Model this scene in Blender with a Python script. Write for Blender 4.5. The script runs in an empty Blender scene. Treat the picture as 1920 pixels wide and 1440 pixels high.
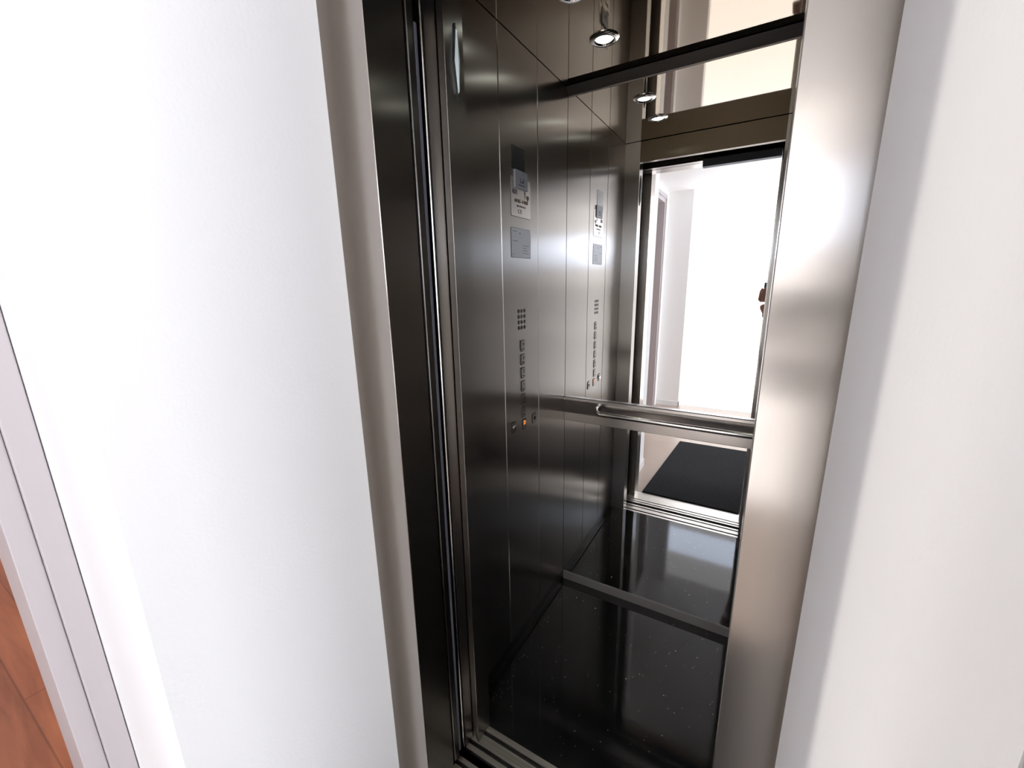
import bpy, bmesh, math, random
from mathutils import Vector, Matrix
random.seed(7)
D = bpy.data
SC = bpy.context.scene
COL = SC.collection
PI = math.pi

# ------------------------------------------------------------------ camera
cam_d = D.cameras.new('camera')
cam_d.sensor_width = 36.0
cam_d.sensor_fit = 'HORIZONTAL'
cam_d.lens = 781.4 / 1920 * 36.0
cam_d.clip_start = 0.004
cam = D.objects.new('camera', cam_d)
COL.objects.link(cam)
def cam_matrix(yaw, pit, rol, loc):
    c, s = math.cos, math.sin
    fw = Vector((-s(yaw)*c(pit), c(yaw)*c(pit), s(pit)))
    rt = Vector((c(yaw), s(yaw), 0)); up = rt.cross(fw)
    r2 = rt*c(rol) + up*s(rol); u2 = -rt*s(rol) + up*c(rol)
    m = Matrix((( r2.x, u2.x, -fw.x, loc[0]), (r2.y, u2.y, -fw.y, loc[1]),
                (r2.z, u2.z, -fw.z, loc[2]), (0, 0, 0, 1)))
    return m
CH = 1.462
cam.matrix_world = cam_matrix(math.radians(30.86), math.radians(-13.54), math.radians(-1.12), (0, 0, CH))
SC.camera = cam

# ------------------------------------------------------------------ view, world, daylight
SC.view_settings.view_transform = 'Standard'
SC.view_settings.look = 'None'
SC.view_settings.gamma = 1.0
SC.view_settings.use_curve_mapping = False
SC.view_settings.exposure = 0.38
SC.cycles.max_bounces = 14
SC.cycles.glossy_bounces = 12
SC.cycles.diffuse_bounces = 6
SC.cycles.transparent_max_bounces = 12
SC.cycles.sample_clamp_indirect = 8.0
SC.cycles.caustics_reflective = True
SC.cycles.blur_glossy = 0.3

W = D.worlds.new('world'); SC.world = W
W.use_nodes = True
wn = W.node_tree.nodes; wl = W.node_tree.links
bg = wn['Background']
bg.inputs['Color'].default_value = (0.93, 0.935, 1.0, 1)
bg.inputs['Strength'].default_value = 6.8

sun_d = D.lights.new('low_sun', 'SUN')
sun_d.energy = 0.9
sun_d.color = (1.0, 0.93, 0.86)
sun_d.angle = math.radians(2.0)
sun = D.objects.new('low_sun', sun_d); COL.objects.link(sun)
sd = Vector((1, 0.294, -0.09)).normalized()
sun.rotation_euler = sd.to_track_quat('-Z', 'Y').to_euler()

def portal(name, loc, rot, sx, sy):
    l = D.lights.new(name, 'AREA'); l.shape = 'RECTANGLE'; l.size = sx; l.size_y = sy
    l.cycles.is_portal = True
    o = D.objects.new(name, l); COL.objects.link(o); o.location = loc; o.rotation_euler = rot
    return o

# ------------------------------------------------------------------ materials
def mat(name, col, rough=0.5, metal=0.0, spec=0.5, **kw):
    m = D.materials.new(name); m.use_nodes = True
    b = m.node_tree.nodes['Principled BSDF']
    b.inputs['Base Color'].default_value = (*col, 1)
    b.inputs['Roughness'].default_value = rough
    b.inputs['Metallic'].default_value = metal
    b.inputs['Specular IOR Level'].default_value = spec
    for k, v in kw.items():
        b.inputs[k].default_value = v
    return m
def nodes(m): return m.node_tree.nodes, m.node_tree.links, m.node_tree.nodes['Principled BSDF']
def noise_bump(m, scale, strength, dist=0.001, detail=4):
    n, l, b = nodes(m)
    tc = n.new('ShaderNodeTexCoord'); nz = n.new('ShaderNodeTexNoise'); bp = n.new('ShaderNodeBump')
    nz.inputs['Scale'].default_value = scale; nz.inputs['Detail'].default_value = detail
    bp.inputs['Strength'].default_value = strength; bp.inputs['Distance'].default_value = dist
    l.new(tc.outputs['Object'], nz.inputs['Vector']); l.new(nz.outputs['Fac'], bp.inputs['Height'])
    l.new(bp.outputs['Normal'], b.inputs['Normal'])
    return nz
def noise_color(m, vec_scale, c1, c2, lo=0.35, hi=0.65, scale=1.0, detail=3, coord='Object'):
    n, l, b = nodes(m)
    tc = n.new('ShaderNodeTexCoord'); mp = n.new('ShaderNodeMapping'); nz = n.new('ShaderNodeTexNoise')
    cr = n.new('ShaderNodeValToRGB')
    mp.inputs['Scale'].default_value = vec_scale
    nz.inputs['Scale'].default_value = scale; nz.inputs['Detail'].default_value = detail
    cr.color_ramp.elements[0].position = lo; cr.color_ramp.elements[0].color = (*c1, 1)
    cr.color_ramp.elements[1].position = hi; cr.color_ramp.elements[1].color = (*c2, 1)
    l.new(tc.outputs[coord], mp.inputs['Vector']); l.new(mp.outputs['Vector'], nz.inputs['Vector'])
    l.new(nz.outputs['Fac'], cr.inputs['Fac']); l.new(cr.outputs['Color'], b.inputs['Base Color'])
    return cr

def brushed(name, col, rough=0.25, aniso=0.85, var=0.03):
    """stainless steel brushed vertically: reflections smear sideways"""
    m = mat(name, col, rough, 1.0)
    n, l, b = nodes(m)
    b.inputs['Anisotropic'].default_value = aniso
    geo = n.new('ShaderNodeNewGeometry'); cr = n.new('ShaderNodeVectorMath'); cr.operation = 'CROSS_PRODUCT'
    cr.inputs[0].default_value = (0, 0, 1)
    l.new(geo.outputs['True Normal'], cr.inputs[1])
    # horizontal faces: use x as the tangent
    ad = n.new('ShaderNodeVectorMath'); ad.operation = 'ADD'; ad.inputs[1].default_value = (0.0001, 0.00003, 0)
    l.new(cr.outputs['Vector'], ad.inputs[0]); l.new(ad.outputs['Vector'], b.inputs['Tangent'])
    tc = n.new('ShaderNodeTexCoord'); mp = n.new('ShaderNodeMapping'); nz = n.new('ShaderNodeTexNoise')
    mp.inputs['Scale'].default_value = (420, 420, 3.0)
    nz.inputs['Scale'].default_value = 1.0; nz.inputs['Detail'].default_value = 3
    l.new(tc.outputs['Object'], mp.inputs['Vector']); l.new(mp.outputs['Vector'], nz.inputs['Vector'])
    mx = n.new('ShaderNodeMapRange')
    mx.inputs['From Min'].default_value = 0.3; mx.inputs['From Max'].default_value = 0.7
    mx.inputs['To Min'].default_value = rough*(1-var); mx.inputs['To Max'].default_value = rough*(1+var)
    l.new(nz.outputs['Fac'], mx.inputs['Value']); l.new(mx.outputs['Result'], b.inputs['Roughness'])
    # faint cloudy unevenness of the sheet
    n2 = n.new('ShaderNodeTexNoise'); n2.inputs['Scale'].default_value = 5.0
    m2 = n.new('ShaderNodeMapping'); m2.inputs['Scale'].default_value = (1, 1, 0.35)
    l.new(tc.outputs['Object'], m2.inputs['Vector']); l.new(m2.outputs['Vector'], n2.inputs['Vector'])
    bp = n.new('ShaderNodeBump'); bp.inputs['Strength'].default_value = 0.06; bp.inputs['Distance'].default_value = 0.003
    l.new(n2.outputs['Fac'], bp.inputs['Height']); l.new(bp.outputs['Normal'], b.inputs['Normal'])
    return m

M = {}
M['plaster'] = mat('white_plaster', (0.86, 0.855, 0.85), 0.75, spec=0.25); noise_bump(M['plaster'], 160, 0.12, 0.002)
M['ceil_paint'] = mat('ceiling_paint', (0.86, 0.85, 0.82), 0.8, spec=0.2)
M['skirt_white'] = mat('white_skirting', (0.8, 0.8, 0.8), 0.35)
M['frame_grey'] = mat('grey_lacquer', (0.46, 0.42, 0.425), 0.42); noise_bump(M['frame_grey'], 300, 0.05)
M['steel_frame'] = brushed('brushed_steel_landing', (0.48, 0.44, 0.40), 0.21, 0.80)
M['steel_cab'] = brushed('brushed_steel_cabin', (0.42, 0.395, 0.365), 0.277, 0.84, 0.004)
M['steel_dark'] = brushed('brushed_steel_return', (0.30, 0.285, 0.27), 0.277, 0.86, 0.004)
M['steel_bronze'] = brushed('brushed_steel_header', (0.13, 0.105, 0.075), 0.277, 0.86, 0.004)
M['steel_edge'] = mat('polished_steel_edge', (0.75, 0.72, 0.68), 0.18, 1.0)
M['ceil_steel'] = mat('polished_ceiling_steel', (0.33, 0.28, 0.22), 0.035, 1.0); noise_bump(M['ceil_steel'], 3.0, 0.02, 0.01, 1)
M['mirror'] = mat('mirror_silver', (0.90, 0.90, 0.885), 0.0, 1.0)
M['granite'] = mat('black_granite', (0.008, 0.008, 0.008), 0.06, spec=0.36)
M['alu'] = mat('sill_aluminium', (0.60, 0.57, 0.52), 0.38, 1.0); noise_color(M['alu'], (1.2, 300, 300), (0.50, 0.47, 0.42), (0.66, 0.63, 0.58))
M['groove'] = mat('dark_groove', (0.02, 0.018, 0.017), 0.6)
M['black'] = mat('black_rubber', (0.012, 0.012, 0.014), 0.55)
M['shaft'] = mat('lift_shaft_dark', (0.02, 0.02, 0.02), 0.9)
M['skirt_satin'] = mat('satin_steel_skirting', (0.36, 0.33, 0.31), 0.5, 1.0)
M['chrome'] = mat('chrome', (0.85, 0.86, 0.85), 0.07, 1.0)
M['plate'] = mat('engraved_plate', (0.62, 0.58, 0.53), 0.38, 1.0)
M['plate_grey'] = mat('grey_plate', (0.48, 0.48, 0.48), 0.5, 0.6)
M['display'] = mat('grey_display', (0.10, 0.105, 0.11), 0.22, 0.7)
M['sign_shaded'] = mat('shaded_white_plastic', (0.26, 0.265, 0.29), 0.4)  # white sign, its colour darkened to stand for the shade it hangs in
M['ink'] = mat('black_ink', (0.015, 0.015, 0.02), 0.6)
M['ink_blue'] = mat('blue_ink', (0.02, 0.025, 0.09), 0.6)
M['ink_brown'] = mat('etched_lettering', (0.16, 0.11, 0.06), 0.6)
M['lens'] = mat('milky_lens', (0.62, 0.70, 0.68), 0.3)
M['crumb'] = mat('dust_crumbs', (0.62, 0.60, 0.55), 0.9)
M['mat_black'] = mat('black_mat_pile', (0.02, 0.021, 0.024), 0.95, spec=0.15)
noise_color(M['mat_black'], (1, 1, 1), (0.012, 0.013, 0.015), (0.045, 0.046, 0.052), 0.35, 0.75, scale=380)
noise_bump(M['mat_black'], 420, 0.7, 0.004)
M['seal'] = mat('pale_seal', (0.20, 0.20, 0.25), 0.45)
M['glow'] = mat('lamp_glow', (1, 1, 1), 0.4)
M['glow'].node_tree.nodes['Principled BSDF'].inputs['Emission Color'].default_value = (0.93, 1.0, 0.90, 1)
M['glow'].node_tree.nodes['Principled BSDF'].inputs['Emission Strength'].default_value = 5.0
M['glow_orange'] = mat('orange_glow', (1, 0.35, 0.05), 0.4)
M['glow_orange'].node_tree.nodes['Principled BSDF'].inputs['Emission Color'].default_value = (1.0, 0.30, 0.05, 1)
M['glow_orange'].node_tree.nodes['Principled BSDF'].inputs['Emission Strength'].default_value = 0.9
M['skin'] = mat('skin', (0.30, 0.15, 0.11), 0.5, **{'Subsurface Weight': 0.15, 'Subsurface Scale': 0.01})
M['navy'] = mat('navy_knit', (0.022, 0.024, 0.06), 0.9)
noise_bump(M['navy'], 200, 0.4, 0.003)
M['denim'] = mat('dark_denim', (0.03, 0.034, 0.05), 0.85)
M['hair'] = mat('dark_hair', (0.02, 0.014, 0.01), 0.6)
M['shoe'] = mat('black_leather', (0.012, 0.012, 0.012), 0.4)
M['eye'] = mat('eye_white', (0.8, 0.8, 0.78), 0.2)
M['lip'] = mat('lips', (0.42, 0.16, 0.13), 0.5)
M['phone'] = mat('phone_black', (0.012, 0.014, 0.02), 0.15)

def tile_mat():
    m = mat('beige_floor_tile', (0.6, 0.5, 0.4), 0.28)
    n, l, b = nodes(m)
    tc = n.new('ShaderNodeTexCoord'); br = n.new('ShaderNodeTexBrick'); nz = n.new('ShaderNodeTexNoise')
    br.offset = 0.0; br.inputs['Scale'].default_value = 1.0
    br.inputs['Brick Width'].default_value = 0.45; br.inputs['Row Height'].default_value = 0.45
    br.inputs['Mortar Size'].default_value = 0.002
    br.inputs['Color1'].default_value = (0.52, 0.42, 0.35, 1); br.inputs['Color2'].default_value = (0.55, 0.45, 0.37, 1)
    br.inputs['Mortar'].default_value = (0.36, 0.29, 0.24, 1)
    mx = n.new('ShaderNodeMix'); mx.data_type = 'RGBA'; mx.blend_type = 'MULTIPLY'
    nz.inputs['Scale'].default_value = 7; nz.inputs['Detail'].default_value = 6
    cr = n.new('ShaderNodeValToRGB'); cr.color_ramp.elements[0].color = (0.86, 0.85, 0.84, 1); cr.color_ramp.elements[1].color = (1, 1, 1, 1)
    l.new(tc.outputs['Object'], br.inputs['Vector']); l.new(tc.outputs['Object'], nz.inputs['Vector'])
    l.new(nz.outputs['Fac'], cr.inputs['Fac'])
    mx.inputs['Factor'].default_value = 1.0
    l.new(br.outputs['Color'], mx.inputs['A']); l.new(cr.outputs['Color'], mx.inputs['B'])
    l.new(mx.outputs['Result'], b.inputs['Base Color'])
    return m
M['tile'] = tile_mat()

def wood_mat(name, c1, c2, plank, along='x', rough=0.3):
    m = mat(name, c1, rough)
    n, l, b = nodes(m)
    tc = n.new('ShaderNodeTexCoord'); mp = n.new('ShaderNodeMapping'); nz = n.new('ShaderNodeTexNoise')
    mp.inputs['Scale'].default_value = (1.6, 14, 14) if along == 'x' else ((14, 1.6, 14) if along == 'y' else (14, 14, 1.2))
    nz.inputs['Scale'].default_value = 1.5; nz.inputs['Detail'].default_value = 6; nz.inputs['Distortion'].default_value = 0.6
    cr = n.new('ShaderNodeValToRGB')
    cr.color_ramp.elements[0].position = 0.3; cr.color_ramp.elements[0].color = (*c1, 1)
    cr.color_ramp.elements[1].position = 0.7; cr.color_ramp.elements[1].color = (*c2, 1)
    l.new(tc.outputs['Object'], mp.inputs['Vector']); l.new(mp.outputs['Vector'], nz.inputs['Vector']); l.new(nz.outputs['Fac'], cr.inputs['Fac'])
    if plank:
        br = n.new('ShaderNodeTexBrick'); br.offset = 0.37
        br.inputs['Scale'].default_value = 1.0; br.inputs['Brick Width'].default_value = 1.1; br.inputs['Row Height'].default_value = 0.12
        br.inputs['Mortar Size'].default_value = 0.0028
        br.inputs['Color1'].default_value = (0.85, 0.85, 0.85, 1); br.inputs['Color2'].default_value = (1, 1, 1, 1); br.inputs['Mortar'].default_value = (0.6, 0.6, 0.6, 1)
        mr = n.new('ShaderNodeMapping'); mr.inputs['Rotation'].default_value = (0, 0, PI/2 if along == 'y' else 0)
        l.new(tc.outputs['Object'], mr.inputs['Vector']); l.new(mr.outputs['Vector'], br.inputs['Vector'])
        mx = n.new('ShaderNodeMix'); mx.data_type = 'RGBA'; mx.blend_type = 'MULTIPLY'; mx.inputs['Factor'].default_value = 1
        l.new(cr.outputs['Color'], mx.inputs['A']); l.new(br.outputs['Color'], mx.inputs['B']); l.new(mx.outputs['Result'], b.inputs['Base Color'])
    else:
        l.new(cr.outputs['Color'], b.inputs['Base Color'])
    return m
M['parquet'] = wood_mat('orange_parquet', (0.30, 0.085, 0.034), (0.52, 0.17, 0.07), True, 'x', 0.45)
M['door_wood'] = wood_mat('brown_door_veneer', (0.10, 0.075, 0.06), (0.15, 0.11, 0.085), False, 'z', 0.35)

def glass_mat():
    m = D.materials.new('window_glass'); m.use_nodes = True
    n, l = m.node_tree.nodes, m.node_tree.links
    for x in list(n): n.remove(x)
    o = n.new('ShaderNodeOutputMaterial'); tr = n.new('ShaderNodeBsdfTransparent'); gl = n.new('ShaderNodeBsdfGlossy')
    gl.inputs['Roughness'].default_value = 0.0; mx = n.new('ShaderNodeMixShader'); fr = n.new('ShaderNodeFresnel')
    fr.inputs['IOR'].default_value = 1.45
    tr.inputs['Color'].default_value = (0.97, 0.985, 0.98, 1)
    l.new(fr.outputs[0], mx.inputs[0]); l.new(tr.outputs[0], mx.inputs[1]); l.new(gl.outputs[0], mx.inputs[2]); l.new(mx.outputs[0], o.inputs['Surface'])
    return m
M['glass'] = glass_mat()
M['dimming_pane'] = glass_mat(); M['dimming_pane'].name = 'sky_dimming_glass'
M['dimming_pane'].node_tree.nodes['Transparent BSDF'].inputs['Color'].default_value = (0.38, 0.37, 0.355, 1)  # even tint added to dim the sky seen through these panes
M['light_glass'] = glass_mat(); M['light_glass'].name = 'pale_glass'
M['light_glass'].node_tree.nodes['Transparent BSDF'].inputs['Color'].default_value = (0.80, 0.88, 1.0, 1)

# ------------------------------------------------------------------ mesh helpers
def bx(bm, x0, x1, y0, y1, z0, z1, bev=0.0):
    x0, x1 = min(x0, x1), max(x0, x1); y0, y1 = min(y0, y1), max(y0, y1); z0, z1 = min(z0, z1), max(z0, z1)
    g = bmesh.ops.create_cube(bm, size=1.0)
    vs = g['verts']
    for v in vs:
        v.co = Vector(((x0+x1)/2 + v.co.x*(x1-x0), (y0+y1)/2 + v.co.y*(y1-y0), (z0+z1)/2 + v.co.z*(z1-z0)))
    if bev > 0:
        es = set()
        for v in vs:
            for e in v.link_edges: es.add(e)
        bmesh.ops.bevel(bm, geom=list(es), offset=bev, segments=2, profile=0.5, affect='EDGES')
def prism(bm, pts, z0, z1):
    """closed plan outline raised from z0 to z1"""
    lo = [bm.verts.new((x, y, z0)) for x, y in pts]; hi = [bm.verts.new((x, y, z1)) for x, y in pts]
    n = len(pts)
    bm.faces.new(lo[::-1]); bm.faces.new(hi)
    for i in range(n):
        bm.faces.new((lo[i], lo[(i+1) % n], hi[(i+1) % n], hi[i]))
def prism_x(bm, pts, x0, x1):
    """closed (y,z) outline extruded along x"""
    lo = [bm.verts.new((x0, y, z)) for y, z in pts]; hi = [bm.verts.new((x1, y, z)) for y, z in pts]
    n = len(pts)
    bm.faces.new(lo[::-1]); bm.faces.new(hi)
    for i in range(n):
        bm.faces.new((lo[i], lo[(i+1) % n], hi[(i+1) % n], hi[i]))
def lathe(bm, prof, segs=32, loc=(0, 0, 0), axis='z'):
    rings = []
    for r, h in prof:
        ring = []
        for k in range(segs):
            a = 2*PI*k/segs
            p = (r*math.cos(a), r*math.sin(a), h)
            if axis == 'x': p = (h, r*math.cos(a), r*math.sin(a))
            if axis == 'y': p = (r*math.cos(a), h, r*math.sin(a))
            ring.append(bm.verts.new((p[0]+loc[0], p[1]+loc[1], p[2]+loc[2])))
        rings.append(ring)
    for i in range(len(rings)-1):
        for k in range(segs):
            bm.faces.new((rings[i][k], rings[i][(k+1) % segs], rings[i+1][(k+1) % segs], rings[i+1][k]))
    if prof[0][0] > 1e-6: bm.faces.new(rings[0][::-1])
    if prof[-1][0] > 1e-6: bm.faces.new(rings[-1])
def tube(bm, pts, r, segs=14):
    pts = [Vector(p) for p in pts]
    rings = []
    prev = None
    for i, p in enumerate(pts):
        t = (pts[min(i+1, len(pts)-1)] - pts[max(i-1, 0)]).normalized()
        if prev is None:
            a = Vector((0, 0, 1)) if abs(t.z) < 0.9 else Vector((1, 0, 0))
            u = t.cross(a).normalized()
        else:
            u = (prev - t*prev.dot(t)).normalized()
        prev = u; v = t.cross(u)
        rr = r[i] if isinstance(r, (list, tuple)) else r
        rings.append([bm.verts.new(p + (u*math.cos(2*PI*k/segs) + v*math.sin(2*PI*k/segs))*rr) for k in range(segs)])
    for i in range(len(rings)-1):
        for k in range(segs):
            bm.faces.new((rings[i][k], rings[i][(k+1) % segs], rings[i+1][(k+1) % segs], rings[i+1][k]))
    bm.faces.new(rings[0][::-1]); bm.faces.new(rings[-1])
def rrect_x(bm, y0, y1, z0, z1, x0, x1, r=0.004, seg=4):
    """plate in the y-z plane with rounded corners, thickness x0..x1"""
    pts = []
    for cy, cz, a0 in ((y1-r, z1-r, 0), (y0+r, z1-r, PI/2), (y0+r, z0+r, PI), (y1-r, z0+r, 1.5*PI)):
        for k in range(seg+1):
            a = a0 + PI/2*k/seg
            pts.append((cy + r*math.cos(a), cz + r*math.sin(a)))
    prism_x(bm, pts, x0, x1)

def obj(name, bm, m, parent=None, smooth=False, origin=None):
    bmesh.ops.remove_doubles(bm, verts=bm.verts, dist=1e-6)
    bmesh.ops.recalc_face_normals(bm, faces=bm.faces)
    me = D.meshes.new(name)
    if origin is not None:
        bmesh.ops.translate(bm, vec=-Vector(origin), verts=bm.verts)
    bm.to_mesh(me); bm.free()
    me.materials.append(M[m] if isinstance(m, str) else m)
    if smooth:
        for p in me.polygons: p.use_smooth = True
        me.set_sharp_from_angle(angle=math.radians(35))
    o = D.objects.new(name, me); COL.objects.link(o)
    if parent is not None:
        o.parent = parent
        base = wloc(parent)
        o.location = (Vector(origin) if origin is not None else Vector((0, 0, 0))) - base
    elif origin is not None:
        o.location = origin
    return o
def wloc(o):
    v = Vector(o.location)
    while o.parent: o = o.parent; v = v + Vector(o.location)
    return v
def box(name, m, ext, parent=None, bev=0.0, smooth=False):
    bm = bmesh.new(); bx(bm, *ext, bev); return obj(name, bm, m, parent, smooth)
def thing(name, label, cat, loc=(0, 0, 0), group=None):
    o = D.objects.new(name, None); COL.objects.link(o); o.location = loc
    o.empty_display_size = 0.1
    o['label'] = label; o['category'] = cat
    if group: o['group'] = group
    return o
def tag(o, label, cat, group=None, kind=None):
    o['label'] = label; o['category'] = cat
    if group: o['group'] = group
    if kind: o['kind'] = kind
    return o
def struct(o, label=None):
    o['kind'] = 'structure'
    if label: o['label'] = label
    return o
def text_mesh(s, size, m, rot, loc, parent, name='lettering', depth=0.0004, sx=1.0):
    c = D.curves.new(name, 'FONT'); c.body = s; c.size = size; c.extrude = depth
    c.align_x = 'CENTER'; c.align_y = 'CENTER'
    t = D.objects.new('tmp_text', c); COL.objects.link(t)
    dg = bpy.context.evaluated_depsgraph_get(); dg.update()
    me = D.meshes.new_from_object(t.evaluated_get(dg))
    D.objects.remove(t); D.curves.remove(c)
    me.materials.clear(); me.materials.append(M[m])
    me.transform(Matrix.Diagonal((sx, 1, 1, 1)))
    me.transform(Matrix(rot).to_4x4())
    o = D.objects.new(name, me); COL.objects.link(o)
    o.parent = parent
    o.location = Vector(loc) - wloc(parent)
    return o
# lettering on a plane facing +x, read from inside the cabin: text right = +y
ROT_X = ((0, 0, 1), (1, 0, 0), (0, 1, 0))

# ------------------------------------------------------------------ key sizes (metres)
XL, XR = -0.710, 0.081         # niche sides
YC, YW, YF = 0.159, 0.561, 0.595   # lobby face of the wall, inner end of the plaster, face of the steel door frame
LW = -1.003                    # left lobby wall
HC = 2.395                     # lobby ceiling
YB = -1.70                     # short back wall with the pier
YWIN = -1.76                   # wall with the big window
RW = 1.70                      # right lobby wall
CX0, CX1 = -0.736, 0.36        # cabin walls
CY0, CY1 = 0.905, 1.70         # cabin front return, mirror plane
CZ = 2.193                     # cabin ceiling
DZ = 2.088                     # door height

# ------------------------------------------------------------------ the setting
bm = bmesh.new(); bx(bm, LW-0.14, RW+0.1, YWIN-0.02, 0.616, -0.12, 0.0)
struct(obj('floor', bm, 'tile'))
bm = bmesh.new(); bx(bm, LW-0.14, RW+0.1, YWIN-0.02, YF+0.12, HC, HC+0.12)
struct(obj('ceiling', bm, 'ceil_paint'))
# elevator wall: left block with the deep reveal, right block, and everything above the frame
bm = bmesh.new()
bx(bm, LW-0.12, XL, YC, YW, 0, HC); bx(bm, LW-0.12, -0.7555, YW, 0.640, 0, DZ+0.112)
struct(obj('wall_front_left', bm, 'plaster'))
bm = bmesh.new()
bx(bm, XR, RW+0.1, YC, YW, 0, HC); bx(bm, 0.1265, RW+0.1, YW, 0.640, 0, DZ+0.112)
struct(obj('wall_front_right', bm, 'plaster'))
bm = bmesh.new()
bx(bm, XL, XR, YW, YF+0.10, DZ+0.112, HC)
struct(obj('wall_front_above_frame', bm, 'plaster'))
# left lobby wall with a doorway
DY0, DY1 = -1.545, 0.092
bm = bmesh.new()
bx(bm, LW-0.12, LW, YB-0.12, DY0-0.07, 0, HC)
bx(bm, LW-0.12, LW, DY0-0.07, YC, 2.355, HC)
struct(obj('wall_left', bm, 'plaster'))
# pier / short back wall
bm = bmesh.new(); bx(bm, LW-0.12, -0.75, YB-0.12, YB, 0, HC)
struct(obj('wall_back', bm, 'plaster'))
# window wall
WX0, WX1, WZ0, WZ1 = -0.800, 1.60, -0.046, 2.442
bm = bmesh.new()
bx(bm, LW-0.12, WX0, YWIN-0.12, YB-0.12, 0, HC); bx(bm, WX1, RW+0.12, YWIN-0.12, YWIN, 0, HC)
bx(bm, WX0, WX1, YWIN-0.12, YWIN-0.021, -0.12, WZ0); bx(bm, WX0, WX1, YWIN-0.12, YWIN-0.021, WZ1, HC+0.12)
struct(obj('wall_back_far', bm, 'plaster'))
bm = bmesh.new(); bx(bm, RW, RW+0.12, YWIN-0.12, YWIN+0.04, 0, HC); bx(bm, RW, RW+0.12, -0.02, YC, 0, HC)
bx(bm, RW, RW+0.12, YWIN+0.04, -0.02, 0, 0.2); bx(bm, RW, RW+0.12, YWIN+0.04, -0.02, 2.33, HC)
struct(obj('wall_right', bm, 'plaster'))
def window(name, axis, a0, a1, pos, z0, z1, nm, panes=None):
    root = D.objects.new(name, None); COL.objects.link(root); root['kind'] = 'structure'
    bm = bmesh.new(); t = 0.045
    def B(u0, u1, v0, v1, d0, d1):
        if axis == 'x': bx(bm, u0, u1, pos-d1, pos-d0, v0, v1, 0.003)
        else: bx(bm, pos-d1, pos-d0, u0, u1, v0, v1, 0.003)
    B(a0, a1, z0, z0+t, 0.03, 0.09); B(a0, a1, z1-t, z1, 0.03, 0.09)
    for k in range(nm+1):
        u = a0 + (a1-a0)*k/nm
        B(max(a0, u-t/2), min(a1, u+t/2), z0+t, z1-t, 0.03, 0.09)
    obj('window_frame', bm, 'skirt_white', root)
    for pm, p0, p1 in (panes or [('glass', z0+0.01, z1-0.01)]):
        bm = bmesh.new(); u0, u1 = a0+0.01, a1-0.01
        c = [(u0, p0), (u1, p0), (u1, p1), (u0, p1)]
        bm.faces.new([bm.verts.new((u, pos-0.06, v) if axis == 'x' else (pos-0.06, u, v)) for u, v in c])
        obj('pane', bm, pm, root)
window('added_window_1', 'y', YWIN+0.04, -0.02, RW+0.12, 0.2, 2.33, 2)  # unseen window added on the right to brighten the lobby walls
w3 = window('window_3', 'x', WX0, WX1, YWIN, WZ0, WZ1, 2, panes=[('dimming_pane', WZ0+0.01, 1.66), ('light_glass', 1.66, 2.02), ('dimming_pane', 2.02, WZ1-0.01)])  # pane tints set the light: dimmed sky with a brighter bluish strip
portal('back_window_portal', ((WX0+WX1)/2, YWIN-0.1, (WZ0+WZ1)/2), (PI/2, 0, PI), WX1-WX0, WZ1-WZ0)
portal('side_window_portal', (RW+0.11, (YWIN+0.02)/2, 1.265), (0, PI/2, 0), 2.13, -YWIN-0.06)


# flat beyond the open door on the left
AX0 = -4.6
bm = bmesh.new(); bx(bm, AX0-0.1, LW-0.14, -3.2, 1.3, -0.12, 0.0)
struct(obj('floor_apartment', bm, 'parquet'))
bm = bmesh.new(); bx(bm, AX0-0.1, LW-0.12, -3.2, 1.3, HC, HC+0.12)
struct(obj('ceiling_apartment', bm, 'ceil_paint'))
bm = bmesh.new(); bx(bm, AX0-0.1, LW-0.12, 1.2, 1.3, 0, HC)
struct(obj('wall_apartment_far', bm, 'plaster'))
bm = bmesh.new(); bx(bm, AX0-0.1, LW-0.12, -3.3, -3.2, 0, HC)
struct(obj('wall_apartment_near', bm, 'plaster'))
bm = bmesh.new()
bx(bm, LW-0.12, LW-0.121+0.001, 0, 0.001, 0, 0.001)
bx(bm, LW-0.14, LW-0.12, -3.2, DY0-0.07, 0, HC); bx(bm, LW-0.14, LW-0.12, 0.14, 1.2, 0, HC)
struct(obj('wall_apartment_side', bm, 'plaster'))
bm = bmesh.new()
AW0, AW1 = -1.9, -0.6
bx(bm, AX0-0.1, AX0, -3.2, AW0, 0, HC); bx(bm, AX0-0.1, AX0, AW1, 1.2, 0, HC)
bx(bm, AX0-0.1, AX0, AW0, AW1, 0, 0.9); bx(bm, AX0-0.1, AX0, AW0, AW1, 2.35, HC)
struct(obj('wall_apartment_window', bm, 'plaster'))
window('window_2', 'y', AW0, AW1, AX0, 0.9, 2.35, 2)
portal('apartment_window_portal', (AX0-0.09, (AW0+AW1)/2, 1.62), (0, -PI/2, 0), 1.45, 1.3)

# grey door frame in two steps on the left wall, and its brown leaf standing open
bm = bmesh.new()
bx(bm, LW-0.125, LW+0.003, 0.122, YC-0.0015, 0, 2.355, 0.002)
bx(bm, LW-0.145, LW-0.006, DY1, 0.1215, 0, 2.32, 0.002)
bx(bm, LW-0.125, LW+0.003, DY0-0.068, DY0-0.032, 0, 2.355, 0.002)
bx(bm, LW-0.145, LW-0.006, DY0-0.0315, DY0, 0, 2.32, 0.002)
bx(bm, LW-0.125, LW+0.003, DY0-0.032, 0.122, 2.31, 2.353, 0.002)
bx(bm, LW-0.145, LW-0.006, DY0, DY1, 2.27, 2.3095, 0.002)
struct(obj('trim_1', bm, 'frame_grey'), 'grey lacquered door frame in two steps beside the elevator wall')
leaf = D.objects.new('door_1', None); COL.objects.link(leaf); leaf['kind'] = 'structure'
leaf['label'] = 'brown veneered flat door standing open in the grey frame'
leaf.location = (LW-0.15, DY0+0.01, 0)
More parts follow.
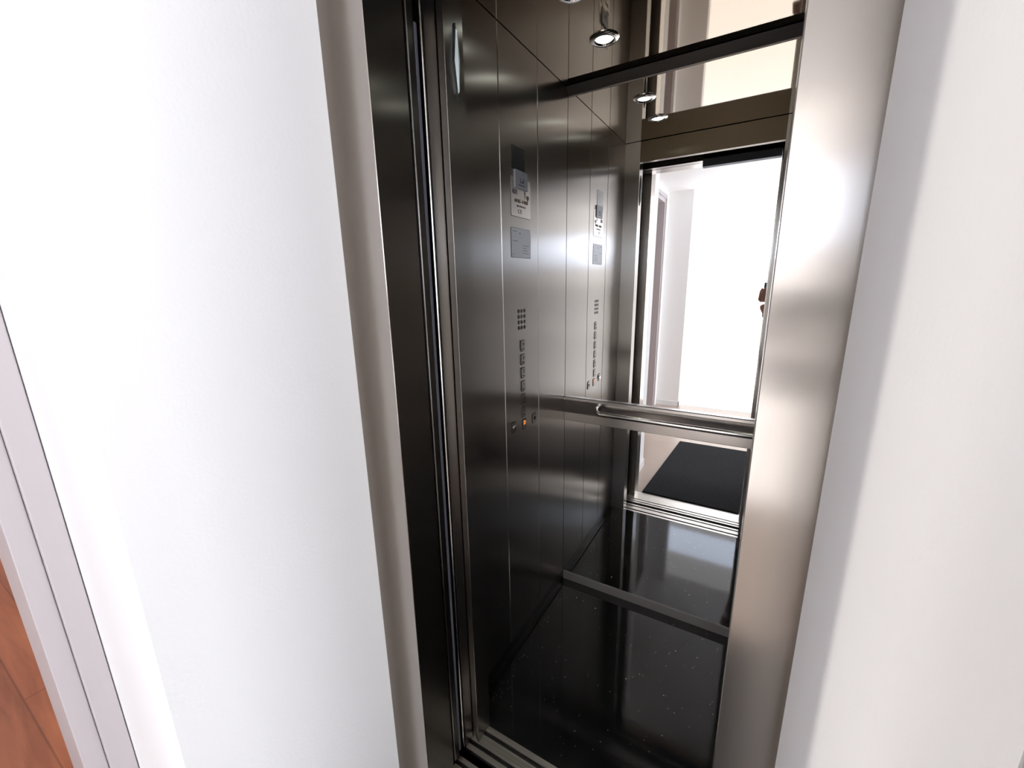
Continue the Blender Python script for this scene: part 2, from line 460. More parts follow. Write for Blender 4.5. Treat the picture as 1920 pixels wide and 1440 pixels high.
box('door_panel', 'door_wood', (LW-0.15-0.86, LW-0.15, DY0+0.002, DY0+0.044, 0.008, 2.262), leaf, 0.002)
bm = bmesh.new()
hx = LW-0.15-0.79
tube(bm, [(hx, DY0+0.044, 1.03), (hx, DY0+0.092, 1.03), (hx+0.012, DY0+0.1, 1.03), (hx+0.13, DY0+0.1, 1.03)], 0.009)
lathe(bm, [(0.0, 0), (0.026, 0), (0.026, 0.006), (0.0, 0.008)], 24, (hx, DY0+0.0441, 1.03), 'y')
obj('door_handle', bm, 'chrome', leaf, True)

# skirting boards
def skirting(name, exts):
    bm = bmesh.new()
    for e in exts: bx(bm, *e, 0.002)
    struct(obj(name, bm, 'skirt_white'))
skirting('baseboard_front_left', [(XL-0.001, XL+0.010, YC-0.010, YW-0.002, 0, 0.062), (LW+0.006, XL+0.010, YC-0.011, YC+0.001, 0, 0.062)])
skirting('baseboard_front_right', [(XR-0.010, XR+0.001, YC-0.010, YW-0.002, 0, 0.062)])
skirting('baseboard_back', [(LW+0.006, -0.74, YB-0.001, YB+0.011, 0, 0.062), (-0.751, -0.739, YB-0.12, YB+0.011, 0, 0.062)])
skirting('baseboard_right', [(RW-0.011, RW+0.001, YWIN, YC-0.01, 0, 0.062)])
# dark trim that begins at the right-hand corner of the wall
bm = bmesh.new(); bx(bm, XR+0.0005, XR+0.10, YC-0.012, YC+0.0005, 0.0, 2.12, 0.002)
bx(bm, XR+0.10, XR+0.92, YC-0.012, YC+0.0005, 2.02, 2.12, 0.002); bx(bm, XR+0.92, XR+1.02, YC-0.012, YC+0.0005, 0, 2.12, 0.002)
M['dark_trim'] = mat('dark_purple_lacquer', (0.05, 0.035, 0.04), 0.5)
struct(obj('trim_2', bm, 'dark_trim'), 'dark lacquered door frame starting at the right wall corner')
d2 = D.objects.new('door_2', None); COL.objects.link(d2); d2['kind'] = 'structure'; d2.location = (XR+0.51, YC, 0)
box('door_panel', 'door_wood', (XR+0.10, XR+0.92, YC-0.008, YC+0.0005, 0.0, 2.02), d2)
bm = bmesh.new(); lathe(bm, [(0.0, -0.008), (0.028, -0.008), (0.028, -0.05), (0.0, -0.056)], 24, (XR+0.2, YC, 1.02), 'y')
obj('door_handle', bm, 'chrome', d2, True)

# shaft around the cabin: closes the gaps, no daylight comes in from behind
bm = bmesh.new()
bx(bm, -1.02, -0.99, 0.60, 1.90, -0.4, 2.7); bx(bm, 0.62, 0.65, 0.60, 1.90, -0.4, 2.7)
bx(bm, -1.02, 0.65, 1.87, 1.90, -0.4, 2.7); bx(bm, -1.02, 0.65, 0.60, 1.90, 2.67, 2.70); bx(bm, -1.02, 0.65, 0.60, 1.90, -0.43, -0.40)
bx(bm, -1.02, -0.757, 0.641, 0.66, 0, 2.7); bx(bm, 0.128, 0.65, 0.641, 0.66, 0, 2.7); bx(bm, -1.02, 0.65, 0.70, 0.72, DZ+0.12, 2.7); bx(bm, -1.02, 0.65, 0.617, 0.65, -0.4, -0.03)
struct(obj('wall_shaft', bm, 'shaft'))

# ------------------------------------------------------------------ landing door frame
fr = thing('elevator_door_frame', 'brushed stainless steel elevator door frame set deep in the white wall opening', 'door frame', (-0.31, YF, 0))
FIL, FIR = -0.637, 0.007       # inner edges of the face
REV = 0.692                    # inner end of the reveal
def jamb(x_out, x_in, sgn):
    bm = bmesh.new()
    ym = 0.640
    # hollow-section jamb, front face + reveal with a fine joint in the reveal
    prism(bm, [(x_out, YF), (x_in-sgn*0.0012, YF), (x_in, YF+0.0012), (x_in, REV), (x_out, REV)], 0, DZ+0.11)
    return bm
obj('jamb', jamb(-0.755, FIL, 1), 'steel_frame', fr)
obj('jamb', jamb(0.126, FIR, -1), 'steel_frame', fr)
bm = bmesh.new(); bx(bm, FIL, FIR, YF, REV, DZ, DZ+0.11, 0.001); obj('header', bm, 'steel_frame', fr)
box('hanger_cover', 'black', (-0.36, 0.006, 0.697, 0.74, 2.058, 2.096), fr)
box('hanger_plate', 'steel_dark', (-0.70, -0.36, 0.70, 0.74, 2.088, 2.12), fr)
# landing sill with two grooves
def sill(name, parent, x0, x1, strips, z=0.0, deep=0.014):
    bm = bmesh.new()
    for a, b in strips: bx(bm, x0, x1, a, b, z-deep-0.01, z, 0.0006)
    o = obj(name, bm, 'alu', parent)
    bm = bmesh.new(); bx(bm, x0, x1, strips[0][0], strips[-1][1], z-deep-0.012, z-deep)
    obj('sill_groove', bm, 'groove', o if parent is not None else None)
    return o
sill('landing_sill', fr, -0.684, 0.02, [(0.617, 0.722), (0.732, 0.752), (0.763, 0.777)])

# ------------------------------------------------------------------ sliding door leaves, pushed open to the left
def leaf_door(name, label, x_edge, y0, y1, m='steel_dark', z0=0.004):
    root = thing(name, label, 'door', (x_edge-0.15, (y0+y1)/2, 0))
    bm = bmesh.new()
    prism(bm, [(x_edge-0.28, y0), (x_edge-0.002, y0), (x_edge, y0+0.002), (x_edge, y1-0.002), (x_edge-0.002, y1), (x_edge-0.28, y1)], z0, DZ-0.004)
    obj('door_leaf', bm, m, root)
    bm = bmesh.new(); bx(bm, x_edge-0.26, x_edge-0.02, (y0+y1)/2-0.003, (y0+y1)/2+0.003, -0.011, z0)
    obj('guide_shoe', bm, 'black', root)
    return root
leaf_door('landing_door_leaf', 'front sliding steel door leaf nearest the lobby, pushed open behind the left jamb', -0.688, 0.7215, 0.7505)
l2 = leaf_door('landing_door_leaf', 'second sliding steel door leaf with a pale seal strip beside the dark gap', -0.684, 0.7530, 0.7755)
box('seal_strip', 'seal', (-0.690, -0.6835, 0.7757, 0.7835, 0.02, 1.995), l2, 0.001)
l3 = leaf_door('cabin_door_leaf', 'cabin door leaf showing only a thin bright edge beside the dark gap', -0.6835, 0.7965, 0.8025, 'steel_edge')

# ------------------------------------------------------------------ the elevator cabin
cab = thing('elevator_cabin', 'stainless steel elevator cabin with mirrored back wall and black glossy floor', 'elevator', (-0.19, 1.30, 0))
# floor
box('floor_panel', 'granite', (CX0-0.005, CX1+0.005, 0.899, CY1+0.01, -0.03, 0.0), cab)
# sill: lip, groove, wide, groove, lip
sill('cabin_sill', cab, -0.683, 0.04, [(0.806, 0.822), (0.835, 0.867), (0.881, 0.899)])
# side walls in vertical panels with fine joints
def wall_panel(x, y0, y1, sgn, z0=0.05, z1=CZ-0.002, name='wall_panel', m='steel_cab'):
    bm = bmesh.new(); e = 0.0028
    prism(bm, [(x, y0+e), (x, y1-e), (x-sgn*e, y1-0.0010), (x-sgn*0.02, y1-0.0010), (x-sgn*0.02, y0+0.0010), (x-sgn*e, y0+0.0010)], z0, z1)
    return obj(name, bm, m, cab)
LP = [(0.905, 1.185), (1.185, 1.438), (1.438, 1.70)]
for a, b in LP:
    p = wall_panel(CX0, a, b, 1)
    if a > 1.1 and a < 1.3: cop = p
for a, b in LP: wall_panel(CX1, a, b, -1, m='steel_bronze')  # unseen right wall, steel made darker to cut grey fill on the left
box('wall_panel', 'groove', (CX0-0.024, CX0-0.0205, CY0, CY1, 0.0, CZ+0.02), cab)
box('wall_panel', 'groove', (CX1+0.0205, CX1+0.024, CY0, CY1, 0.0, CZ+0.02), cab)
box('skirting', 'steel_dark', (CX0-0.014, CX0-0.003, CY0, CY1, 0.0, 0.05), cab)
box('skirting', 'steel_dark', (CX1+0.003, CX1+0.014, CY0, CY1, 0.0, 0.05), cab)
# front returns and reveals
XRV = -0.6545
bm = bmesh.new()
prism(bm, [(CX0-0.02, 0.882), (-0.672, 0.882), (-0.681, 0.8475), (-0.680, 0.8455), (XRV-0.001, 0.8362), (XRV, 0.8372), (XRV, 0.905), (CX0-0.02, 0.905)], 0.0, CZ-0.002)
rp = obj('return_panel', bm, 'steel_cab', cab)
bm = bmesh.new()
prism(bm, [(-0.70, 0.8075), (-0.6845, 0.8075), (-0.6840, 0.8085), (-0.6835, 0.8450), (-0.70, 0.8450)], 0.0, DZ+0.01)
obj('door_post', bm, 'steel_cab', cab)
# right side
bm = bmesh.new(); prism(bm, [(0.012, 0.842), (0.03, 0.842), (0.03, 0.885), (CX1+0.02, 0.885), (CX1+0.02, 0.905), (0.012, 0.905)], 0, CZ-0.002)
obj('return_panel', bm, 'steel_cab', cab)
# header over the opening
bm = bmesh.new(); bx(bm, XRV, 0.012, 0.872, 0.905, DZ, CZ-0.002, 0.0008)
bx(bm, -0.70, 0.03, 0.80, 0.830, DZ+0.035, CZ+0.1)
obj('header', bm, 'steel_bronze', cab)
# back wall: lower mirror, band, upper mirror, top rail
box('lower_mirror', 'mirror', (CX0, CX1, CY1, CY1+0.006, 0.046, 0.848), cab)
box('upper_mirror', 'mirror', (CX0, CX1, CY1, CY1+0.006, 0.961, 2.160), cab)
box('back_panel', 'groove', (CX0-0.03, CX1+0.03, CY1+0.0065, CY1+0.02, 0.0, CZ+0.03), cab)
bm = bmesh.new(); bx(bm, CX0+0.001, CX1-0.001, CY1-0.003, CY1+0.005, 0.0, 0.0445, 0.0008)
obj('back_skirting', bm, 'skirt_satin', cab)
bm = bmesh.new()
prism_x(bm, [(CY1-0.0085, 0.849), (CY1-0.0085, 0.886), (CY1-0.0155, 0.9455), (CY1-0.016, 0.948), (CY1-0.016, 0.958), (CY1-0.012, 0.961), (CY1+0.004, 0.961), (CY1+0.004, 0.848), (CY1-0.010, 0.848)], CX0+0.001, CX1-0.001)
M['steel_band'] = mat('satin_steel_band', (0.58, 0.55, 0.52), 0.22, 1.0)
M['steel_band'].node_tree.nodes['Principled BSDF'].inputs['Anisotropic'].default_value = 0.3
band = obj('middle_rail', bm, 'steel_band', cab)
bm = bmesh.new()
prism_x(bm, [(CY1+0.004, 2.1605), (CY1-0.001, 2.1605), (CY1-0.003, 2.164), (CY1-0.026, 2.191), (CY1+0.004, 2.191)], CX0+0.001, CX1-0.001)
obj('top_rail', bm, 'steel_dark', cab)
# handrail
hr_x0, hr_x1, hy, hz = -0.575, 0.20, 1.640, 0.915
bm = bmesh.new()
pts = [(hr_x0, CY1-0.013, hz+0.012)]
for k in range(7):
    a = PI/2*k/6
    pts.append((hr_x0 + 0.028*(1-math.cos(a)), hy + 0.028*(1-math.sin(a)), hz+0.012*(1-k/6)))
for k in range(1, 7):
    a = PI/2*(1-k/6)
    if k == 1: pts.append((hr_x1-0.028, hy, hz))
    pts.append((hr_x1 - 0.028*(1-math.cos(a)), hy + 0.028*(1-math.sin(a)), hz))
pts.append((hr_x1, CY1-0.013, hz))
tube(bm, pts, 0.0095, 20)
hr = obj('handrail', bm, 'steel_edge', cab, True)
for x, z in ((hr_x0, hz+0.012), (hr_x1, hz)):
    bm = bmesh.new(); lathe(bm, [(0.0, 0.003), (0.014, 0.003), (0.014, -0.003), (0.010, -0.006), (0.0, -0.006)], 24, (x, CY1-0.0125, z), 'y')
    obj('rosette', bm, 'steel_edge', hr, True)
# ceiling panel with a slim bright rim and a dark gap round it
bm = bmesh.new(); bx(bm, CX0-0.02, CX1+0.02, CY0-0.02, CY1+0.004, CZ, CZ+0.012, 0.0)
cp = obj('ceiling_panel', bm, 'ceil_steel', cab)
box('ceiling_tray', 'groove', (CX0-0.03, CX1+0.03, CY0-0.02, CY1+0.02, CZ+0.03, CZ+0.04), cab)
# downlights
def downlight(x, y):
    bm = bmesh.new()
    lathe(bm, [(0.026, 0.004), (0.026, -0.001), (0.030, -0.0065), (0.040, -0.0055), (0.0455, -0.0015), (0.0455, 0.0)], 40, (x, y, CZ))
    # open ring: drop the two caps
    big = [f for f in bm.faces if len(f.verts) > 8]
    bmesh.ops.delete(bm, geom=big, context='FACES_ONLY')
    b = obj('downlight', bm, 'chrome', cab, True)
    bm = bmesh.new(); lathe(bm, [(0.0, -0.0005), (0.0255, -0.0005), (0.0255, -0.002), (0.020, -0.0035), (0.0, -0.004)], 32, (x, y, CZ))
    lens = obj('lamp_lens', bm, 'glow', b, True)
    l = D.lights.new('downlight_beam', 'SPOT'); l.energy = 0.3; l.spot_size = math.radians(95); l.spot_blend = 0.8
    l.color = (0.95, 1.0, 0.86); l.shadow_soft_size = 0.02
    lo = D.objects.new('downlight_beam', l); COL.objects.link(lo); lo.location = (x, y, CZ-0.012)
for x in (-0.507, 0.13):
    for y in (1.19, 1.445): downlight(x, y)

# operating panel: plates, sign, display, speaker holes, buttons -- all on the middle left panel
X0 = CX0
def plate(name, y0, y1, z0, z1, m, th=0.0012, r=0.005, rim=True):
    if rim:
        bm = bmesh.new(); rrect_x(bm, y0-0.0012, y1+0.0012, z0-0.0012, z1+0.0012, X0-0.001, X0+0.0003, r+0.001)
        obj(name + '_rim', bm, 'ink', cop)
    bm = bmesh.new(); rrect_x(bm, y0, y1, z0, z1, X0-0.001 if not rim else X0+0.0001, X0+th, r)
    return obj(name, bm, m, cop)
plate('rating_plate', 1.247, 1.379, 1.679, 1.800, 'plate')
plate('notice_plate', 1.245, 1.379, 1.548, 1.642, 'plate_grey')
plate('display', 1.256, 1.340, 1.822, 1.890, 'display', 0.001, 0.002)
bm = bmesh.new(); rrect_x(bm, 1.268, 1.352, 1.765, 1.821, X0-0.0005, X0+0.006, 0.002)
obj('emergency_sign', bm, 'sign_shaded', cop)
# lettering on the rating plate and the sign
def T(s, size, y, z, m='ink_brown', x=X0+0.0016, sx=1.0): return text_mesh(s, size, m, ROT_X, (x, y, z), cop, sx=sx)
T('K\u0399\u039b', 0.020, 1.272, 1.7535, 'ink')
T('630 KG - 8 PERS', 0.015, 1.313, 1.728, 'ink_brown', sx=0.88)
T('No 1 2 0 4 7 5 3', 0.0085, 1.313, 1.7125, 'ink_brown')
T('C E', 0.017, 1.303, 1.696, 'ink_brown')
bm = bmesh.new()
prism_x(bm, [(1.334, 1.763), (1.344, 1.763), (1.339, 1.738)], X0+0.0012, X0+0.0017)
prism_x(bm, [(1.348, 1.752), (1.366, 1.752), (1.368, 1.744), (1.360, 1.736), (1.358, 1.728), (1.356, 1.736), (1.350, 1.744)], X0+0.0012, X0+0.0017)
obj('emblem', bm, 'ink_brown', cop)
bm = bmesh.new()
for (a, b, c, d) in ((1.300, 1.303, 1.787, 1.799), (1.300, 1.322, 1.785, 1.788), (1.318, 1.324, 1.785, 1.797), (1.290, 1.333, 1.776, 1.778)):
    bx(bm, X0+0.006, X0+0.0064, a, b, c, d)
obj('pictogram', bm, 'ink_blue', cop)
for k, z in enumerate((1.632, 1.601, 1.588, 1.580, 1.572, 1.563)):
    y0 = 1.253 if k < 2 else 1.32
    box('fine_print', 'ink', (X0+0.0012, X0+0.0015, y0, y0+0.028+0.008*(k % 3), z-0.0006, z+0.0006), cop)
box('print_mark', 'ink', (X0+0.0012, X0+0.0015, 1.300, 1.304, 1.624, 1.629), cop)
box('print_mark', 'ink', (X0+0.0012, X0+0.0015, 1.254, 1.257, 1.556, 1.559), cop)
# speaker holes 3 x 4
for r in range(4):
    for c in range(3):
        y, z = 1.286 + 0.021*c, 1.367 - 0.0195*r
        bm = bmesh.new(); lathe(bm, [(0.0, 0.0002), (0.0045, 0.0002), (0.0068, 0.0006), (0.0072, 0.0)], 16, (X0, y, z), 'x')
        obj('speaker_hole', bm, 'ink', cop, True)
# floor buttons
def button(y, z, s, w=0.027, h=0.038, m='ink', size=0.018, braille=True, r=0.005):
    bm = bmesh.new(); rrect_x(bm, y-w/2-0.002, y+w/2+0.002, z-h/2-0.002, z+h/2+0.002, X0-0.001, X0+0.0008, r+0.002)
    ring = obj('floor_button', bm, 'ink', cop)
    bm = bmesh.new(); rrect_x(bm, y-w/2, y+w/2, z-h/2, z+h/2, X0+0.0004, X0+0.0028, r)
    obj('button_cap', bm, 'steel_dark', ring)
    if s: text_mesh(s, size, m, ROT_X, (X0+0.003, y, z+0.006), ring, 'numeral')
    if braille:
        bm = bmesh.new()
        for dy, dz in ((-0.006, -0.010), (-0.002, -0.010), (-0.004, -0.0135), (0.003, -0.0118)):
            lathe(bm, [(0.0, 0.0012), (0.0014, 0.0008), (0.0016, 0.0)], 8, (X0+0.0028, y+dy, z+dz), 'x')
        obj('braille_dots', bm, 'ink', ring)
    return ring
for k, s in enumerate(('4', '3', '2', '1', '0', '-1', '0')):
    last = k == 6
    if last:
        button(1.316, 1.242-0.05*k, 'D', m='glow_orange', size=0.022, braille=False)
    else:
        button(1.313, 1.242-0.05*k, s, size=0.018 if len(s) < 2 else 0.014)
ks = button(1.237, 0.953, None, braille=False)
bm = bmesh.new(); lathe(bm, [(0.0, 0.005), (0.008, 0.005), (0.009, 0.0)], 20, (X0+0.0028, 1.237, 0.953), 'x'); obj('key_barrel', bm, 'chrome', ks, True)
bm = bmesh.new(); bx(bm, X0+0.0078, X0+0.0083, 1.2355, 1.2385, 0.948, 0.958); obj('key_slot', bm, 'ink', ks)
al = button(1.397, 0.943, None, braille=False)
bm = bmesh.new(); lathe(bm, [(0.0, 0.0012), (0.0065, 0.0012), (0.0065, 0.0)], 20, (X0+0.0028, 1.397, 0.943), 'x'); obj('bell_mark', bm, 'ink', al, True)

# diamond-shaped indicator lamp on the left reveal
dz, dy = 1.951, 0.8755
bm = bmesh.new()
prism_x(bm, [(dy, dz+0.076), (dy+0.009, dz), (dy, dz-0.078), (dy-0.010, dz)], XRV-0.001, XRV+0.003)
ind = obj('indicator_lamp', bm, 'black', rp)
bm = bmesh.new()
vs = [bm.verts.new(p) for p in ((XRV+0.0031, dy, dz+0.064), (XRV+0.0031, dy+0.0068, dz), (XRV+0.0031, dy, dz-0.064), (XRV+0.0031, dy-0.0078, dz),
                                (XRV+0.007, dy, dz+0.060), (XRV+0.010, dy+0.002, dz), (XRV+0.007, dy, dz-0.060), (XRV+0.010, dy-0.003, dz))]
bm.faces.new((vs[3], vs[2], vs[1], vs[0]))
for k in range(4): bm.faces.new((vs[k], vs[(k+1) % 4], vs[4+(k+1) % 4], vs[4+k]))
bm.faces.new(vs[4:])
obj('lamp_lens', bm, 'lens', ind)

# ------------------------------------------------------------------ dust on the cabin floor
bm = bmesh.new()
rd = random.Random(11)
def crumb(x, y, r):
    g = bmesh.ops.create_icosphere(bm, subdivisions=1, radius=1.0)
    sx, sy, a = r*rd.uniform(0.7, 1.8), r*rd.uniform(0.5, 1.0), rd.uniform(0, PI)
    for v in g['verts']:
        p = v.co.copy(); px, py = p.x*sx, p.y*sy
        v.co = Vector((x + px*math.cos(a)-py*math.sin(a), y + px*math.sin(a)+py*math.cos(a), r*0.32 + p.z*r*0.3))
for k in range(150):
    crumb(rd.uniform(-0.70, 0.30), rd.uniform(0.92, 1.68), rd.choice((0.0006, 0.0008, 0.0008, 0.0010, 0.0013)))
for k in range(40):
    crumb(-0.70 + abs(rd.gauss(0, 0.02)), rd.uniform(0.92, 1.6), rd.uniform(0.0005, 0.0009))
for x, y, r in ((-0.62, 1.60, 0.0022), (-0.52, 1.58, 0.0028), (-0.16, 1.52, 0.0026), (-0.08, 1.53, 0.0018), (-0.30, 1.30, 0.0016)):
    crumb(x, y, r)
tag(obj('dust_crumbs', bm, 'crumb'), 'pale dust crumbs scattered over the black glossy cabin floor', 'dust', kind='stuff')

# ------------------------------------------------------------------ doormat
bm = bmesh.new()
prism(bm, [(-0.603, 0.612), (-0.534, -0.520), (0.160, -0.530), (0.001, 0.612)], 0.0, 0.009)
dm = thing('doormat', 'large black ribbed doormat lying on the beige tiles before the elevator', 'doormat', (-0.25, 0.05, 0))
obj('mat_pile', bm, 'mat_black', dm)

# ------------------------------------------------------------------ the person taking the picture
def skin_mesh(name, nodes_, edges, root, m, parent, sub=2):
    me = D.meshes.new(name)
    me.from_pydata([n[0] for n in nodes_], edges, [])
    o = D.objects.new(name, me); COL.objects.link(o)
    md = o.modifiers.new('skin', 'SKIN')
    md.branch_smoothing = 0.6
    sv = me.skin_vertices[0].data
    for i, n in enumerate(nodes_):
        r = n[1]; sv[i].radius = r if isinstance(r, tuple) else (r, r)
        sv[i].use_root = (i == root)
    ss = o.modifiers.new('sub', 'SUBSURF'); ss.levels = sub; ss.render_levels = sub
    dg = bpy.context.evaluated_depsgraph_get(); dg.update()
    nm = D.meshes.new_from_object(o.evaluated_get(dg))
    D.objects.remove(o); D.meshes.remove(me)
    nm.materials.clear(); nm.materials.append(M[m])
    for p in nm.polygons: p.use_smooth = True
    o2 = D.objects.new(name, nm); COL.objects.link(o2)
    if parent is not None:
        o2.parent = parent; o2.location = -wloc(parent)
    return o2
PX, PY = 0.32, -0.42
person = thing('person', 'person in a navy top and dark trousers holding a phone up at the elevator', 'person', (PX, PY, 0))
J = {}
nd, ed = [], []
def add(key, p, r, link=None):
    J[key] = len(nd); nd.append((Vector(p), r))
    if link is not None: ed.append((J[link], J[key]))
add('pelvis', (PX, PY, 0.93), (0.150, 0.105))
add('waist', (PX, PY, 1.08), (0.130, 0.095), 'pelvis')
add('chest', (PX-0.01, PY, 1.26), (0.155, 0.110), 'waist')
add('upper', (PX-0.02, PY+0.01, 1.38), (0.135, 0.090), 'chest')
add('neck', (PX-0.03, PY+0.02, 1.475), 0.052, 'upper')
add('skull', (PX-0.035, PY+0.03, 1.53), 0.055, 'neck')
# left arm reaches forward to the left end of the phone
add('l_sh', (PX-0.19, PY+0.03, 1.39), 0.058, 'upper')
add('l_el', (PX-0.16, PY+0.16, 1.135), 0.044, 'l_sh')
add('l_fa', (PX-0.27, PY+0.27, 1.195), 0.038, 'l_el')
add('l_wr', (0.012, -0.078, 1.252), (0.027, 0.022), 'l_fa')
add('l_pa', (0.004, -0.056, 1.290), (0.036, 0.017), 'l_wr')
add('r_sh', (PX+0.15, PY+0.02, 1.39), 0.058, 'upper')
add('r_el', (PX+0.15, PY+0.17, 1.14), 0.044, 'r_sh')
add('r_fa', (PX-0.01, PY+0.28, 1.21), 0.038, 'r_el')
add('r_wr', (0.185, -0.084, 1.262), (0.027, 0.022), 'r_fa')
add('r_pa', (0.165, -0.060, 1.295), (0.036, 0.017), 'r_wr')
for s, sx in (('l', -1), ('r', 1)):
    add(s+'_hip', (PX+sx*0.095, PY, 0.86), 0.085, 'pelvis')
    add(s+'_kn', (PX+sx*0.10, PY+0.03, 0.49), 0.056, s+'_hip')
    add(s+'_an', (PX+sx*0.105, PY-0.01, 0.10), 0.038, s+'_kn')
    add(s+'_to', (PX+sx*0.115, PY+0.13, 0.035), (0.040, 0.026), s+'_an')
body = skin_mesh('body', nd, ed, 0, 'skin', person)
# fingers, head and face joined into the same body mesh
bm = bmesh.new(); bm.from_mesh(body.data)
def finger(pts, r0, r1):
    n = 7; P = [Vector(p) for p in pts]; out = []; rr = []
    for i in range(len(P)-1):
        for k in range(n if i == len(P)-2 else n-1):
            t = k/(n-1); out.append(P[i].lerp(P[i+1], t))
    for i in range(len(out)): rr.append(r0 + (r1-r0)*i/(len(out)-1))
    rr[-1] *= 0.55
    tube(bm, out, rr, 10)
pb, pt = CH-0.098, CH-0.026        # phone bottom / top
for base, sgn in (((0.004, -0.056, 1.292), 1), ((0.165, -0.060, 1.297), -1)):
    x, y, z = base
    lens_ = (0.066, 0.074, 0.070, 0.056)
    for k in range(4):
        ox = sgn*(-0.026 + 0.016*k)
        L = lens_[k]
        finger([(x+ox*0.75, y+0.004, z+0.018), (x+ox-sgn*0.004, y+0.034, z+0.030), (x+ox*1.0, -0.010, pb+0.012+0.006*k), (x+ox+sgn*0.010, -0.012, pb+0.004+L*0.45)], 0.0092, 0.0072)
    finger([(x+sgn*0.02, y-0.006, z-0.004), (x+sgn*0.030, y+0.002, z+0.036), (x+sgn*0.020, -0.040, pb+0.030)], 0.0115, 0.0085)
hc = Vector((PX-0.04, PY+0.045, 1.605))
def head_pt(u, v):
    # u around, v from crown to chin
    a, b_ = u, v
    sx, sy, sz = 0.076, 0.096, 0.118
    x = math.sin(b_)*math.cos(a); y = math.sin(b_)*math.sin(a); z = math.cos(b_)
    w = 1.0 - 0.28*max(0, -z-0.25)
    px, py, pz = sx*x*w, sy*y*w, sz*z
    f = max(0.0, y)
    if abs(x) < 0.32:
        t = 1-abs(x)/0.32
        py += f*t*0.024*math.exp(-((z+0.16)/0.17)**2)      # nose
        py += f*t*0.006*math.exp(-((z+0.48)/0.07)**2)      # lips
        py += f*t*0.008*math.exp(-((z+0.80)/0.12)**2)      # chin
    for ex in (-0.40, 0.40):
        py -= f*0.011*math.exp(-(((x-ex)/0.16)**2 + ((z-0.02)/0.10)**2))
    return Vector((px, py, pz))
def patch(nu, nv, scale=1.0, cond=None):
    grid = []
    for j in range(nv+1):
        grid.append([bm.verts.new(hc + Rh @ (head_pt(2*PI*i/nu, PI*(0.001+0.998*j/nv))*scale)) for i in range(nu)])
    for j in range(nv):
        for i in range(nu):
            if cond and not cond(2*PI*(i+0.5)/nu, PI*(j+0.5)/nv): continue
            bm.faces.new((grid[j][i], grid[j][(i+1) % nu], grid[j+1][(i+1) % nu], grid[j+1][i]))
Rh = Matrix.Rotation(math.radians(28), 3, 'Z') @ Matrix.Rotation(math.radians(-8), 3, 'X')
patch(48, 36)
for sx in (-1, 1):
    g = bmesh.ops.create_uvsphere(bm, u_segments=12, v_segments=8, radius=1.0)
    for v in g['verts']: v.co = hc + Rh @ Vector((sx*0.077 + v.co.x*0.010, -0.008 + v.co.y*0.019, -0.008 + v.co.z*0.031))
bm.to_mesh(body.data); bm.free()
for p in body.data.polygons: p.use_smooth = True
bm = bmesh.new()
patch(40, 30, 1.075, lambda a, b_: (b_ < 1.05) or (math.sin(a) < 0.15 and b_ < 2.0))
bmesh.ops.delete(bm, geom=[v for v in bm.verts if not v.link_faces], context='VERTS')
bmesh.ops.solidify(bm, geom=bm.faces[:], thickness=0.006)
obj('hair', bm, 'hair', person, True)
for ex in (-0.030, 0.030):
    bm = bmesh.new()
    g = bmesh.ops.create_uvsphere(bm, u_segments=12, v_segments=8, radius=0.0105)
    for v in g['verts']: v.co = hc + Rh @ (v.co + Vector((ex, 0.082, 0.002)))
    obj('eye', bm, 'eye', person, True)
bm = bmesh.new()
g = bmesh.ops.create_uvsphere(bm, u_segments=14, v_segments=8, radius=1.0)
for v in g['verts']: v.co = hc + Rh @ Vector((v.co.x*0.023, 0.089+v.co.y*0.006, -0.056+v.co.z*0.006))
obj('mouth', bm, 'lip', person, True)
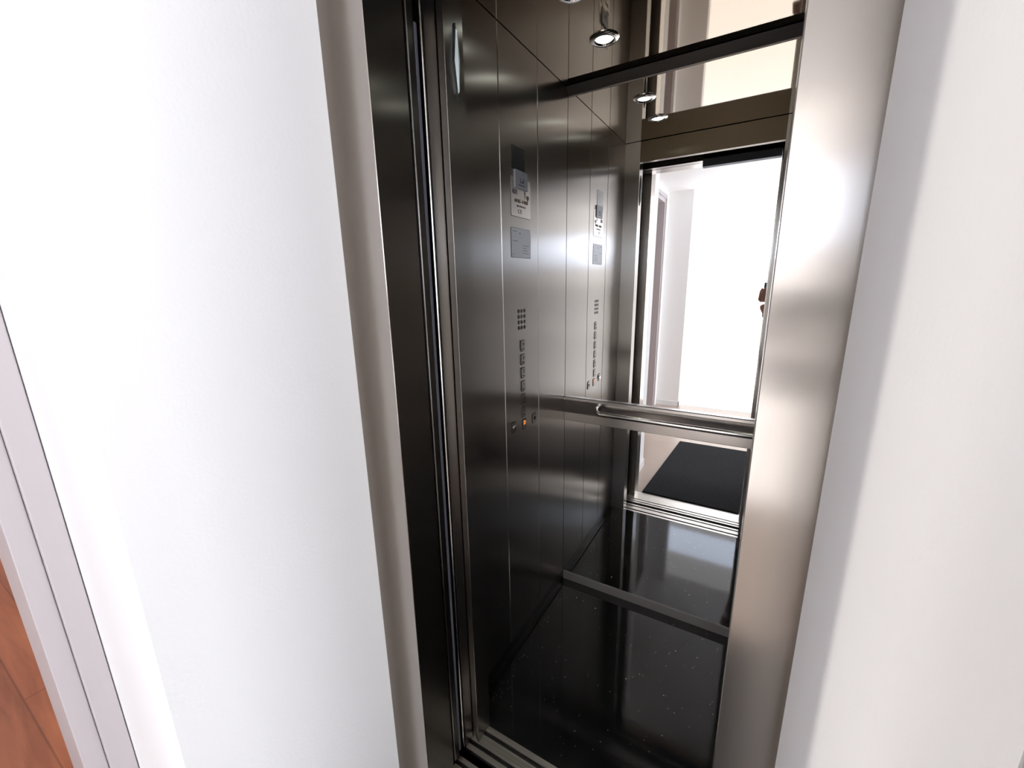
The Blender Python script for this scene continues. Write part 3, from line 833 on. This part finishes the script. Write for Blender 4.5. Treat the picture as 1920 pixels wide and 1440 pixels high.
# clothes
cn, ce = [], []
def cadd(k, r, link=None, p=None):
    J2[k] = len(cn); q = nd[J[k]][0] if p is None else Vector(p); cn.append((q, r))
    if link: ce.append((J2[link], J2[k]))
J2 = {}
cadd('pelvis', (0.168, 0.122)); cadd('waist', (0.158, 0.118), 'pelvis'); cadd('chest', (0.178, 0.130), 'waist'); cadd('upper', (0.158, 0.108), 'chest')
cadd('collar', 0.066, 'upper', (PX-0.028, PY+0.018, 1.45))
for s in 'lr':
    cadd(s+'_sh', 0.075, 'upper'); cadd(s+'_el', 0.060, s+'_sh'); cadd(s+'_fa', 0.052, s+'_el')
    a, b_ = nd[J[s+'_fa']][0], nd[J[s+'_wr']][0]
    cadd(s+'_cuff', 0.038, s+'_fa', a.lerp(b_, 0.78))
skin_mesh('jumper', cn, ce, 0, 'navy', person)
cn, ce, J2 = [], [], {}
cadd('pelvis', (0.160, 0.118))
for s in 'lr':
    cadd(s+'_hip', 0.100, 'pelvis'); cadd(s+'_kn', 0.074, s+'_hip')
    q = nd[J[s+'_an']][0]; cadd(s+'_hem', 0.062, s+'_kn', (q.x, q.y, 0.09))
skin_mesh('trousers', cn, ce, 0, 'denim', person)
for sx in (-1, 1):
    bm = bmesh.new()
    g = bmesh.ops.create_uvsphere(bm, u_segments=24, v_segments=14, radius=1.0)
    for v in g['verts']:
        c = v.co; yy = c.y*0.145
        v.co = Vector((PX+sx*0.11 + c.x*(0.050-0.010*abs(c.y)), PY+0.065+yy, max(0.0, 0.045 + c.z*(0.055 - 0.02*c.y))))
    obj('shoe', bm, 'shoe', person, True)

ph = thing('phone', 'black smartphone held sideways in front of the elevator by the person', 'phone', (0.075, -0.027, pb))
bm = bmesh.new(); bx(bm, -0.006, 0.152, -0.031, -0.023, pb, pt, 0.003); obj('case', bm, 'phone', ph, True)
bm = bmesh.new(); bx(bm, -0.002, 0.148, -0.0318, -0.0309, pb+0.003, pt-0.003); obj('screen', bm, 'display', ph)
bm = bmesh.new()
for k in range(3): lathe(bm, [(0.0, -0.0232), (0.0055, -0.0232), (0.0055, -0.0215), (0.0, -0.0215)], 18, (0.006, 0, pt-0.012-0.014*k), 'y')
obj('camera_lens', bm, 'display', ph, True)
